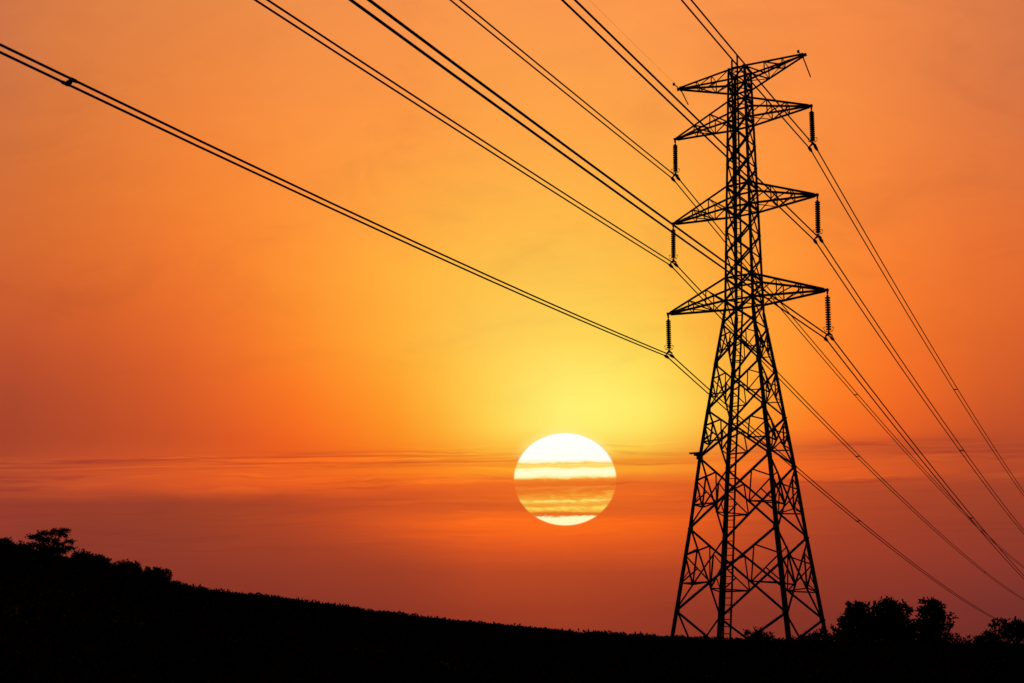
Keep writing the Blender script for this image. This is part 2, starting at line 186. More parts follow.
# ------------------------------------------------------------------ materials
def mat(name, c1, c2, scale, rough, metal=0., bump=0., spec=.3):
    m = bpy.data.materials.new(name); m.use_nodes = True
    t = m.node_tree; p = t.nodes['Principled BSDF']
    o = t.nodes.new('ShaderNodeTexCoord'); nn = t.nodes.new('ShaderNodeTexNoise'); r = t.nodes.new('ShaderNodeValToRGB')
    t.links.new(o.outputs['Object'], nn.inputs['Vector'])
    nn.inputs['Scale'].default_value = scale; nn.inputs['Detail'].default_value = 5
    t.links.new(nn.outputs['Fac'], r.inputs[0]); t.links.new(r.outputs[0], p.inputs['Base Color'])
    r.color_ramp.elements[0].position = .3; r.color_ramp.elements[1].position = .7
    r.color_ramp.elements[0].color = (*c1, 1); r.color_ramp.elements[1].color = (*c2, 1)
    p.inputs['Roughness'].default_value = rough; p.inputs['Metallic'].default_value = metal
    p.inputs['Specular IOR Level'].default_value = spec
    if bump:
        b = t.nodes.new('ShaderNodeBump'); b.inputs['Strength'].default_value = bump
        t.links.new(nn.outputs['Fac'], b.inputs['Height']); t.links.new(b.outputs[0], p.inputs['Normal'])
    return m
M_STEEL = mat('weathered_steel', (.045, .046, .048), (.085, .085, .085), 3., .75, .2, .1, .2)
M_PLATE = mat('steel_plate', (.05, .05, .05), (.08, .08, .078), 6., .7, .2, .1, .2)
M_GLAZE = mat('brown_glazed_porcelain', (.028, .015, .01), (.04, .022, .014), 8., .35)
M_WIRE = mat('weathered_aluminium', (.04, .04, .042), (.06, .06, .06), 10., .8, 0, 0, .1)
M_CONC = mat('concrete', (.20, .19, .18), (.30, .29, .27), 5., .9, 0, .2)
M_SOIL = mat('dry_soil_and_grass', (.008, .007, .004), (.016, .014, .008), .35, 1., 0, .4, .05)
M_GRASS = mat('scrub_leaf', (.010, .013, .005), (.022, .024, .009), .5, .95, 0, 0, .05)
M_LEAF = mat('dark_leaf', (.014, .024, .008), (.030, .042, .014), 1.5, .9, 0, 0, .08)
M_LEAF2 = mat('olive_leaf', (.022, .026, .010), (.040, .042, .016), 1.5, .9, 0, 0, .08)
M_BARK = mat('bark', (.03, .022, .015), (.06, .045, .03), 6., .95, 0, .4, .05)

# ------------------------------------------------------------------ helpers
class MB:
    def __init__(s): s.v = []; s.f = []
    def add(s, vs_, fs_):
        k = len(s.v); s.v += [tuple(q) for q in vs_]; s.f += [tuple(i + k for i in f) for f in fs_]
    def angle(s, a, b, w, e1, t=None, e2=None):
        """steel angle section from a to b, heel on the line, flanges along e1 and e2"""
        a, b = Vector(a), Vector(b); d = (b - a)
        if d.length < 1e-4: return
        d.normalize(); e1 = Vector(e1); e1 = e1 - d * e1.dot(d)
        if e1.length < 1e-3: e1 = d.orthogonal()
        e1.normalize(); e2_ = d.cross(e1)
        if e2 is not None and e2_.dot(Vector(e2)) < 0: e2_ = -e2_
        t = t or max(.014, w * .13)
        pr = [(0, 0), (w, 0), (w, t), (t, t), (t, w), (0, w)]
        o = w * .28
        P = [e1 * (x - o) + e2_ * (y - o) for x, y in pr]
        vs_ = [a + q for q in P] + [b + q for q in P]
        fs_ = [(i, (i+1) % 6, (i+1) % 6 + 6, i + 6) for i in range(6)] + [(5, 4, 3, 2, 1, 0), (6, 7, 8, 9, 10, 11)]
        s.add(vs_, fs_)
    def tube(s, pts, r, n=6, caps=True):
        pts = [Vector(p) for p in pts]; rs = r if isinstance(r, (list, tuple)) else [r]*len(pts)
        vs_, fs_ = [], []
        ref = Vector((0, 0, 1)); d0 = (pts[-1] - pts[0]).normalized()
        if abs(d0.z) > .9: ref = Vector((1, 0, 0))
        for i, p in enumerate(pts):
            d = (pts[min(i+1, len(pts)-1)] - pts[max(i-1, 0)]).normalized()
            a = d.cross(ref)
            a = a.normalized() if a.length > 1e-3 else d.orthogonal().normalized()
            b = d.cross(a)
            vs_ += [p + (a*math.cos(2*math.pi*k/n) + b*math.sin(2*math.pi*k/n))*rs[i] for k in range(n)]
        for i in range(len(pts)-1):
            for k in range(n): fs_.append((i*n+k, i*n+(k+1) % n, (i+1)*n+(k+1) % n, (i+1)*n+k))
        if caps:
            fs_.append(tuple(range(n-1, -1, -1))); fs_.append(tuple((len(pts)-1)*n+k for k in range(n)))
        s.add(vs_, fs_)
    def box(s, c, sx, sy, sz, ax=(1, 0, 0), up=(0, 0, 1)):
        c = Vector(c); x = Vector(ax).normalized(); z = Vector(up); z = (z - x*z.dot(x)).normalized(); y = z.cross(x)
        vs_ = [c + x*(i*sx/2) + y*(j*sy/2) + z*(k*sz/2) for k in (-1, 1) for i, j in ((-1, -1), (1, -1), (1, 1), (-1, 1))]
        s.add(vs_, [(3, 2, 1, 0), (4, 5, 6, 7), (0, 1, 5, 4), (1, 2, 6, 5), (2, 3, 7, 6), (3, 0, 4, 7)])
    def lathe(s, c, prof, n=14, ax=(0, 0, 1)):
        c = Vector(c); z = Vector(ax).normalized(); x = z.orthogonal().normalized(); y = z.cross(x)
        vs_ = [c + z*h + (x*math.cos(2*math.pi*k/n) + y*math.sin(2*math.pi*k/n))*r for h, r in prof for k in range(n)]
        fs_ = [(i*n+k, i*n+(k+1) % n, (i+1)*n+(k+1) % n, (i+1)*n+k) for i in range(len(prof)-1) for k in range(n)]
        fs_ += [tuple(range(n-1, -1, -1)), tuple((len(prof)-1)*n+k for k in range(n))]
        s.add(vs_, fs_)
    def leaf(s, c, d, u, L, w):
        d = Vector(d).normalized(); u = Vector(u); u = u - d*u.dot(d)
        u = u.normalized() if u.length > 1e-3 else d.orthogonal().normalized()
        c = Vector(c); nrm = d.cross(u)
        s.add([c, c + d*L*.5 + u*w*.5 + nrm*L*.06, c + d*L, c + d*L*.5 - u*w*.5 + nrm*L*.06], [(0, 1, 2), (0, 2, 3)])
    def build(s, name, m, parent=None, smooth=False):
        me = bpy.data.meshes.new(name); me.from_pydata(s.v, [], s.f); me.materials.append(m); me.update()
        if smooth: me.polygons.foreach_set('use_smooth', [True]*len(me.polygons))
        o = bpy.data.objects.new(name, me); col.objects.link(o)
        if parent: o.parent = parent
        return o
def tag(o, label=None, cat=None, group=None, kind=None):
    for k, v in (('label', label), ('category', cat), ('group', group), ('kind', kind)):
        if v: o[k] = v
    return o
def empty(name, loc, rz=0):
    o = bpy.data.objects.new(name, None); col.objects.link(o); o.location = loc; o.rotation_euler = (0, 0, rz)
    o.empty_display_size = .5
    return o
def interp(x, xs, ys):
    if x <= xs[0]: return ys[0]
    for i in range(1, len(xs)):
        if x <= xs[i]:
            t = (x - xs[i-1]) / (xs[i] - xs[i-1]); return ys[i-1] + (ys[i] - ys[i-1])*t
    return ys[-1]
rnd = random.Random(7)

# ------------------------------------------------------------------ terrain: one sheet, a low ridge round the front
RAZ = [-180, -110, -60, -40, -32, -25, -24, -22.4, -20.4, -18.8, -17.2, -15.5, -13.5, -10.4, -7.8, -5.2, -2.5, .1, 2.7, 5.4, 8, 10.5, 13, 15.6, 18, 20.4, 22.6, 25, 32, 45, 80, 180]
REL = [.6, .9, 3.2, 4.4, 4.5, 4.3, 4.25, 4.12, 3.85, 3.62, 3.34, 3.08, 2.97, 2.78, 2.60, 2.40, 2.24, 2.09, 1.99, 1.93, 1.90, 1.88, 1.84, 1.86, 1.92, 1.96, 1.98, 2.02, 2.2, 2.3, 1.3, .6]
def smooth_tab(xs, ys, x, h=.9): return sum(interp(x + k*h, xs, ys)*w for k, w in ((-1, .25), (0, .5), (1, .25)))
def ridge_r(a): return interp(a, [-180, -60, -22, -10, 0, 10, 60, 180], [120, 120, 115, 98, 82, 67, 67, 120])
def ground(x, y, detail=True):
    r = math.hypot(x, y); a = math.degrees(math.atan2(x, y))
    rr_ = sum(ridge_r(a + k) for k in (-4, -2, 0, 2, 4))/5; hr = rr_*math.tan(R(smooth_tab(RAZ, REL, a))) + EYE
    if r < rr_: z = hr*(r/rr_)**1.45
    else:
        q = r - rr_; z = hr - 9*(1 - math.exp(-q*.021)) - 8*(1 - math.exp(-q*.004))
    if detail and r > 3:
        k = min(1, (r - 3)/15)
        z += k*(.10*noise.noise((x*.13, y*.13, 0)) + .05*noise.noise((x*.5, y*.5, 4)))
        if r > 200: z += min(1, (r - 200)/600)*6*noise.noise((x*.002, y*.002, 9))
    return z
def build_ground():
    azs = []; a = -180.
    while a < 180 - 1e-6:
        azs.append(a); a += .5 if -38 <= a < 38 else 6.5 if abs(a) > 60 else 2.
    fr = [.03, .07, .12, .18, .25, .33, .42, .52, .62, .72, .80, .86, .90, .93, .96, .98, 1, 1.02, 1.04, 1.07, 1.11, 1.16, 1.22, 1.3, 1.42, 1.6, 1.9, 2.4, 3.2, 4.6, 7, 12, 22, 40]
    V = [(0, 0, ground(0, 0.01))]; F = []
    for f in fr:
        for a in azs:
            r = f*ridge_r(a); x, y = r*math.sin(R(a)), r*math.cos(R(a)); V.append((x, y, ground(x, y)))
    n = len(azs)
    for k in range(n): F.append((0, 1 + (k+1) % n, 1 + k))
    for i in range(len(fr)-1):
        for k in range(n):
            p = 1 + i*n; F.append((p + k, p + (k+1) % n, p + n + (k+1) % n, p + n + k))
    mb = MB(); mb.v, mb.f = V, F
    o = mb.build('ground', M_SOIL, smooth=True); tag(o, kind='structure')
    o['label'] = 'dark ground rising to a low ridge'
    return o
build_ground()

# ------------------------------------------------------------------ lattice tower
TX, TY, TYAW = 18.190, 77.905, R(-33.8129)
tower = empty('transmission_tower', (TX, TY, ground(TX, TY)), TYAW)
tag(tower, 'tall dark steel lattice tower with tiered crossarms standing on the ridge', 'pylon')
Z0 = EYE - tower.location.z          # tower heights below are measured from eye level
ZW = [(-1.6, 4.80), (4.626, 4.017), (10.526, 3.279), (15.85, 2.712), (19.567, 2.247), (23.283, 1.789), (26.61, 1.331), (27.9, 1.165), (49.45, .735)]
def wid(z): return interp(z, [q[0] for q in ZW], [q[1] for q in ZW])
CORN = {'west': (-1, -1), 'north': (-1, 1), 'south': (1, -1), 'east': (1, 1)}
def P(c, z, w=None):
    w = wid(z) if w is None else w
    return Vector((c[0]*w, c[1]*w, z + Z0))
LOW = [-1.6, 4.626, 10.526, 15.85, 19.567, 23.283, 26.61, 28.57]
UP = [28.57, 30.5, 32.5, 34.5, 36.57, 38.5, 40.5, 42.5, 44.47, 46.35, 47.85, 49.4]
ALLZ = LOW + UP[1:]
# four legs, each of heavy angle with gusset plates at the joints
for c in CORN.values():
    m = MB(); zs = [-1.6, 4.626, 10.526, 15.85, 19.567, 23.283, 26.61, 27.9, 49.45]
    for a, b in zip(zs, zs[1:]):
        sz = .30 if b < 12 else .27 if b < 20 else .24 if b < 28 else .19
        m.angle(P(c, a), P(c, b), sz, (-c[0], 0, 0), .035, (0, -c[1], 0))
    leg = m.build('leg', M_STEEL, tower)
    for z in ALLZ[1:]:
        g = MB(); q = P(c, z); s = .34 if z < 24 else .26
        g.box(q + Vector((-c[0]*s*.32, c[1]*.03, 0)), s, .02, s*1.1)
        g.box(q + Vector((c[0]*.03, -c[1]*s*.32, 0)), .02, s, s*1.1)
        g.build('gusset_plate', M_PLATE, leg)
# faces
FACES = [((-1, -1), (1, -1)), ((-1, 1), (1, 1)), ((-1, -1), (-1, 1)), ((1, -1), (1, 1))]
def lerp(a, b, t): return a + (b - a)*t
for A, B in FACES:
    nrm = Vector(((A[0]+B[0])/2, (A[1]+B[1])/2, 0))
    for i, (za, zb) in enumerate(zip(ALLZ, ALLZ[1:])):
        low = zb < 27
        sz = .15 if i < 4 else .13 if low else .115
        a0, a1, b0, b1 = P(A, za), P(A, zb), P(B, za), P(B, zb)
        off = nrm*(sz*.45)
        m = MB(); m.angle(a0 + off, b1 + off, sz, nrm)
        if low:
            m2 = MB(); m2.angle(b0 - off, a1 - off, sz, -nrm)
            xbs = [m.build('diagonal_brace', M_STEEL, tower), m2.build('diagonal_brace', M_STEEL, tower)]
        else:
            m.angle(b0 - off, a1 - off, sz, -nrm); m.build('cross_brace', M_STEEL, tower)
        if i >= 1 and zb <= 26.7:
            sw = .105 if i < 4 else .085
            for p0, p1, q0, q1, sg in ((a0, a1, b0, b1, 1), (b0, b1, a0, a1, -1)):
                s = MB(); d_lo = lerp(p0, q1, .345); d_hi = lerp(p1, q0, .22)
                l_lo = lerp(p0, p1, .33); l_hi = lerp(p0, p1, .67)
                o = off*sg
                s.angle(l_hi, d_hi - o, sw, nrm); s.angle(d_hi - o, d_lo + o, sw, nrm)
                s.angle(l_hi, d_lo + o, sw, nrm); s.angle(l_lo, d_lo + o, sw, nrm)
                if i < 4: s.angle(l_lo, lerp(l_hi, d_lo, .5), sw*.8, nrm)
                s.build('secondary_strut', M_STEEL, xbs[0 if sg > 0 else 1])
        if i == 0:
            for p0, p1, q0, q1, sg in ((a0, a1, b0, b1, 1), (b0, b1, a0, a1, -1)):
                s = MB(); s.angle(lerp(p0, p1, .5), lerp(p0, q1, .3) + off*sg, .09, nrm)
                s.build('secondary_strut', M_STEEL, xbs[0 if sg > 0 else 1])
# plan bracing at the corners of the two lowest visible panels
for za, zb in zip(LOW[1:3], LOW[2:4]):
    for c in CORN.values():
        m = MB(); cx, cy = (-c[0], c[1]), (c[0], -c[1])
        p = lerp(P(c, za), P(cx, zb), .345); q = lerp(P(c, za), P(cy, zb), .345)
        m.angle(p, q, .09, (0, 0, 1)); m.build('plan_brace', M_STEEL, tower)
# belts of horizontal members where the arms meet the body
for z in (28.57, 30.5, 36.57, 38.5, 44.47, 46.35, 47.85, 49.4):
    m = MB()
    for A, B in FACES:
        nrm = Vector(((A[0]+B[0])/2, (A[1]+B[1])/2, 0)); m.angle(P(A, z), P(B, z), .13, nrm)
    m.angle(P((-1, -1), z), P((1, 1), z), .09, (0, 0, 1))
    m.build('belt_frame', M_STEEL, tower)
# crossarms
def crossarm(sx, zt, ztop, zbot, L, tipz, rise):
    lace = MB()
    tip = Vector((sx*L, 0, tipz + Z0)); tv = .10
    tops = [P((sx, s), ztop) for s in (-1, 1)]; bots = [P((sx, s), zbot) for s in (-1, 1)]
    ends_t = [tip + Vector((0, s*tv, .05)) for s in (-1, 1)]; ends_b = [tip + Vector((0, s*tv, -.05)) for s in (-1, 1)]
    chords = []
    for k in (0, 1):
        sy = (-1, 1)[k]
        m = MB(); m.tube([tops[k], ends_t[k]], .10, 4); chords.append(m)
        m = MB(); m.tube([bots[k], ends_b[k]], .105, 4); chords.append(m)
    st = [0, .34, .65]
    tp = [[lerp(tops[k], ends_t[k], s) for s in st] for k in (0, 1)]; bp = [[lerp(bots[k], ends_b[k], s) for s in st] for k in (0, 1)]
    w = .098
    for k in (0, 1):
        n_ = (0, (-1, 1)[k], 0)
        for j in (1, 2): lace.angle(tp[k][j], bp[k][j], w, n_)
        for j in (0, 1):
            if rise: lace.angle(tp[k][j+1], bp[k][j], w, n_)
            else: lace.angle(tp[k][j], bp[k][j+1], w, n_)
    for lay in (tp, bp):
        for j in (1, 2): lace.angle(lay[0][j], lay[1][j], .075, (0, 0, 1))
    lace.angle(bp[0][0], bp[1][1], .075, (0, 0, 1)); lace.angle(bp[1][1], bp[0][2], .07, (0, 0, 1))
    arm = lace.build('crossarm', M_STEEL, tower)
    for m in chords: m.build('chord', M_STEEL, arm)
    pl = MB(); pl.box(tip + Vector((sx*.02, 0, 0)), .55, .26, .14); pl.box(tip + Vector((sx*.22, 0, -.06)), .16, .05, .22)
    pl.build('tip_plate', M_PLATE, arm)
    return tip
TIERS = {0: (28.569, 6.564), 1: (36.565, 6.123), 2: (44.472, 5.954)}
for k, (za, la) in TIERS.items():
    for sx in (-1, 1): crossarm(sx, za, UP[1 + 4*k] if k < 2 else 46.35, [28.57, 36.57, 44.47][k], la - .2, za + .05, True)
for sx in (-1, 1): crossarm(sx, 49.34, 49.4, 47.85, 5.45, 49.34, False)
# climbing ladder up beside the back left leg, its rails standing up past the top
def ladder_pt(z, s):
    w = wid(z); k = interp(z, [-1.6, 15, 49], [.54, .28, .02]); gap = interp(z, [-1.6, 49], [.60, .48])
    return Vector((-w + k + s*gap, wid(z) - .22 - interp(z, [0, 49], [0, .38]), z + Z0))
zz = [-1.6, 4.6, 10.5, 15.85, 19.57, 23.28, 26.6, 27.9, 36, 44, 49, 51.2]
ladder = empty('ladder', (0, 0, 0)); ladder.parent = tower
z = -1.3
while z < 50.4:
    m = MB(); m.tube([ladder_pt(z, 0), ladder_pt(z, 1)], .036, 5); m.build('rung', M_STEEL, ladder); z += .53
for s in (0, 1):
    m = MB()
    for a, b in zip(zz, zz[1:]):
        if s == 0 and b > 50: b = 50.85
        m.angle(ladder_pt(a, s), ladder_pt(b, s), .12, (0, 1, 0))
    m.build('side_rail', M_STEEL, ladder)
# small bracket out from the left leg below the waist
m = MB(); q = P((-1, -1), 16.05)
m.box(q + Vector((-.28, -.1, .14)), 1.0, .3, .08); m.box(q + Vector((-.16, -.08, .02)), .55, .2, .16); m.box(q + Vector((-.04, -.05, -.16)), .36, .26, .36)
m.build('bracket', M_PLATE, tower)
# concrete footings
Mt = Matrix.Translation(tower.location) @ Matrix.Rotation(TYAW, 4, 'Z')
for c in CORN.values():
    for z in [k*.1 - 3 for k in range(60)]:
        q = Mt @ P(c, z)
        if q.z > ground(q.x, q.y): break
    m = MB(); b = P(c, z); m.lathe(b + Vector((0, 0, -.9)), [(0, .6), (.95, .55), (1.15, .38), (1.25, .34)], 16)
    m.build('footing', M_CONC, tower)

# ------------------------------------------------------------------ insulators, conductors, spacers
UU = Vector((math.cos(TYAW), math.sin(TYAW), 0)); VV = Vector((-math.sin(TYAW), math.cos(TYAW), 0))
def spandir(deg): return VV*math.cos(R(deg)) + UU*math.sin(R(deg))
NEARD = -spandir(-2.5837); FARD = spandir(-1.9099)
TN = {0: 'lowest', 1: 'middle', 2: 'highest'}
#        side tier  near s, k        far s, k        swing u, z
PH = [('left', 0, -.1188, .3522e-3, -.0921, .2275e-3, .0755, .11),
      ('left', 1, -.1108, .1549e-3, -.0830, .1968e-3, -.01, -.015),
      ('left', 2, -.1169, .1333e-3, -.0780, .1916e-3, .005, .002),
      ('right', 0, -.1163, .2002e-3, -.0781, .1974e-3, -.137, -.122),
      ('right', 1, -.1155, .0020e-3, -.0722, .2236e-3, -.182, -.121),
      ('right', 2, -.1449, .4014e-3, -.0742, .2411e-3, -.111, -.059)]
WIRE_R, HALF = .050, .235
for side, tier, s1_, k1, s2_, k2, du, dz in PH:
    sx = -1 if side == 'left' else 1
    za, la = TIERS[tier]
    top = Mt @ Vector((sx*la, 0, za + Z0 - .12))
    bot = Vector((TX, TY, EYE)) + UU*(sx*la + du + (.10 if sx > 0 else .03)) + Vector((0, 0, za - 3.598 + dz - .10))   # where the bundle hangs
    ax = (bot - top).normalized(); ln = (bot - top).length
    ins = empty('insulator_string', top)
    tag(ins, 'string of dark ribbed insulator discs hanging from the tip of the %s %s crossarm' % (TN[tier], side), 'insulator', 'insulator strings under the crossarms')
    def loc(t, u=0, v=0, z=0): return ax*t + UU*u + VV*v + Vector((0, 0, z))
    m = MB(); m.tube([loc(0), loc(.42)], .035, 8); m.box(loc(.08), .1, .16, .2, UU); m.box(loc(.36), .16, .1, .14, UU)
    m.build('hanger_link', M_PLATE, ins)
    d0, d1, nd = .40, ln - .62, 14
    m = MB(); prof = []
    st = (d1 - d0)/nd
    for k in range(nd):
        h = d0 + k*st
        prof += [(h, .075), (h + st*.20, .085), (h + st*.36, .20), (h + st*.58, .205), (h + st*.66, .11), (h + st*.95, .075)]
    m.lathe((0, 0, 0), prof, 18, ax)
    m.build('insulator_disc_stack', M_GLAZE, ins, True)
    m = MB(); m.tube([loc(d1 - .02), loc(d1 + .2)], .05, 8)
    y0 = d1 + .14
    m.add([loc(y0, -.06, -.03), loc(y0, .06, -.03), loc(y0 + .24, HALF + .05, -.03), loc(y0 + .34, HALF + .05, -.03), loc(y0 + .2, 0, -.03), loc(y0 + .34, -HALF - .05, -.03), loc(y0 + .24, -HALF - .05, -.03)] +
          [loc(y0, -.06, .03), loc(y0, .06, .03), loc(y0 + .24, HALF + .05, .03), loc(y0 + .34, HALF + .05, .03), loc(y0 + .2, 0, .03), loc(y0 + .34, -HALF - .05, .03), loc(y0 + .24, -HALF - .05, .03)],
          [(0, 1, 2, 3, 4), (0, 4, 5, 6), (11, 10, 9, 8, 7), (13, 12, 11, 7)] + [(i, i + 7, (i+1) % 7 + 7, (i+1) % 7) for i in range(7)])
    m.build('yoke_plate', M_PLATE, ins)
    for s in (-1, 1):
        m = MB(); c = bot - top + UU*(s*HALF)
        m.tube([loc(y0 + .3, s*HALF), c], .035, 6)
        dn, df = NEARD + Vector((0, 0, s1_)), FARD + Vector((0, 0, s2_))
        m.tube([c + dn*.5 + Vector((0, 0, .0)), c + dn*.24 + Vector((0, 0, -.01)), c + Vector((0, 0, -.02)), c + df*.24 + Vector((0, 0, -.01)), c + df*.5], [.06, .11, .135, .11, .06], 8)
        m.build('suspension_clamp', M_PLATE, ins)
        m = MB(); hp = [loc(d1 + .12), loc(d1 + .02, s*.28, s*.1), loc(d1 - .22, s*.34, s*.12), loc(d1 - .30, s*.24, s*.08)]
        m.tube(hp, .03, 6); m.build('arcing_horn', M_PLATE, ins)
    # two conductors, each one continuous wire through its clamp
    def span_pt(t, near): 
        d, s_, k_ = (NEARD, s1_, k1) if near else (FARD, s2_, k2)
        return bot + d*t + Vector((0, 0, s_*t + k_*t*t))
    tn = [170, 155, 140, 125, 110, 95, 80, 70, 60, 50, 42, 35, 28, 22, 16, 11, 7, 4, 2, .9, .4]
    tf = [.4, .9, 2, 4, 7, 11, 16, 22, 28, 35, 42, 50, 60, 70, 80, 95, 110, 125, 140, 155, 170, 185, 200, 220, 240, 260, 280, 300, 330, 360, 385]
    for s, hand in ((-1, 'left-hand'), (1, 'right-hand')):
        pts = [span_pt(t, True) for t in tn] + [bot] + [span_pt(t, False) for t in tf]
        m = MB(); m.tube([p - bot + UU*(s*HALF) for p in pts], WIRE_R, 8)
        o = m.build('conductor_wire', M_WIRE, None, True); o.location = bot
        tag(o, '%s of the two thin black wires clamped under the %s %s crossarm' % (hand, TN[tier], side), 'power line', 'conductor wires strung over the tower')
    # spacers that hold the two wires apart
    spots = [(False, {'left': 61., 'right': 64.}[side], 'beyond the tower')]
    if side == 'left' and tier == 0: spots.append((True, 56.25, 'near the left edge, on the nearer span'))
    if side == 'left' and tier in (1, 2): spots.append((False, 168., 'low at the far right'))
    for near, t, where in spots:
        c = span_pt(t, near); d = (span_pt(t + .5, near) - c).normalized()
        sp_ = empty('wire_spacer', c)
        m = MB(); m.box((0, 0, 0), HALF*2, .09, .08, UU, (0, 0, 1))
        m.box((0, 0, -.02), .16, .14, .11, UU)
        m.build('spacer_bar', M_PLATE, sp_)
        for s in (-1, 1):
            m = MB(); q = UU*(s*HALF); m.tube([q - d*.17, q - d*.09, q + d*.09, q + d*.17], [.055, .075, .075, .055], 8)
            m.build('wire_clip', M_PLATE, sp_)
        lab = 'spacer bar on the wire pair of the %s %s crossarm, %s' % (TN[tier], side, where)
        if near: lab = 'small black spacer bar joining the wire pair nearest the left edge of the photo'
        tag(sp_, lab, 'spacer', 'spacers on the wire pairs')

# earth wires at the peak with their armour rods
for sx, side in ((-1, 'left'), (1, 'right')):
    base = Mt @ Vector((sx*5.42, 0, 49.34 + Z0))
    ew = empty('earth_wire', base)
    tag(ew, 'very thin earth wire clamped at the %s tip of the topmost peak arm' % side, 'earth wire', 'earth wires at the peak')
    def ep(t): return (NEARD*(-t) + Vector((0, 0, -.13*(-t) + .25e-3*t*t))) if t < 0 else FARD*t + Vector((0, 0, -.0*t - .075*t + .2e-3*t*t))
    m = MB(); m.tube([ep(t) + Vector((0, 0, -.1)) for t in (-170, -130, -100, -70, -45, -25, -12, -5, -1, 0, .5, 1., 1.5)], .0065 if sx < 0 else .0015, 5)
    m.build('strand', M_WIRE, ew)
    far_r = (FARD*2.0 + Vector((0, 0, -.42))) if sx < 0 else (FARD*2.6 + Vector((0, 0, -.5)))
    m = MB(); m.tube([Vector((0, 0, -.1)), ep(1.7 if sx < 0 else 2.2) + Vector((0, 0, -.55 if sx < 0 else -.65))], .05, 6); m.build('armour_rod', M_PLATE, ew)
    m = MB(); e = ep(-1.6 if sx < 0 else -1.3) + Vector((0, 0, -.25)); m.tube([Vector((0, 0, -.1)), e], .04, 6); m.lathe(e + Vector((0, 0, -.1)), [(0, .06), (.04, .11), (.2, .11), (.24, .06)], 8); m.build('armour_rod', M_PLATE, ew)
    m = MB(); m.box((0, 0, -.02), .16, .3, .34, UU); m.build('clamp', M_PLATE, ew)

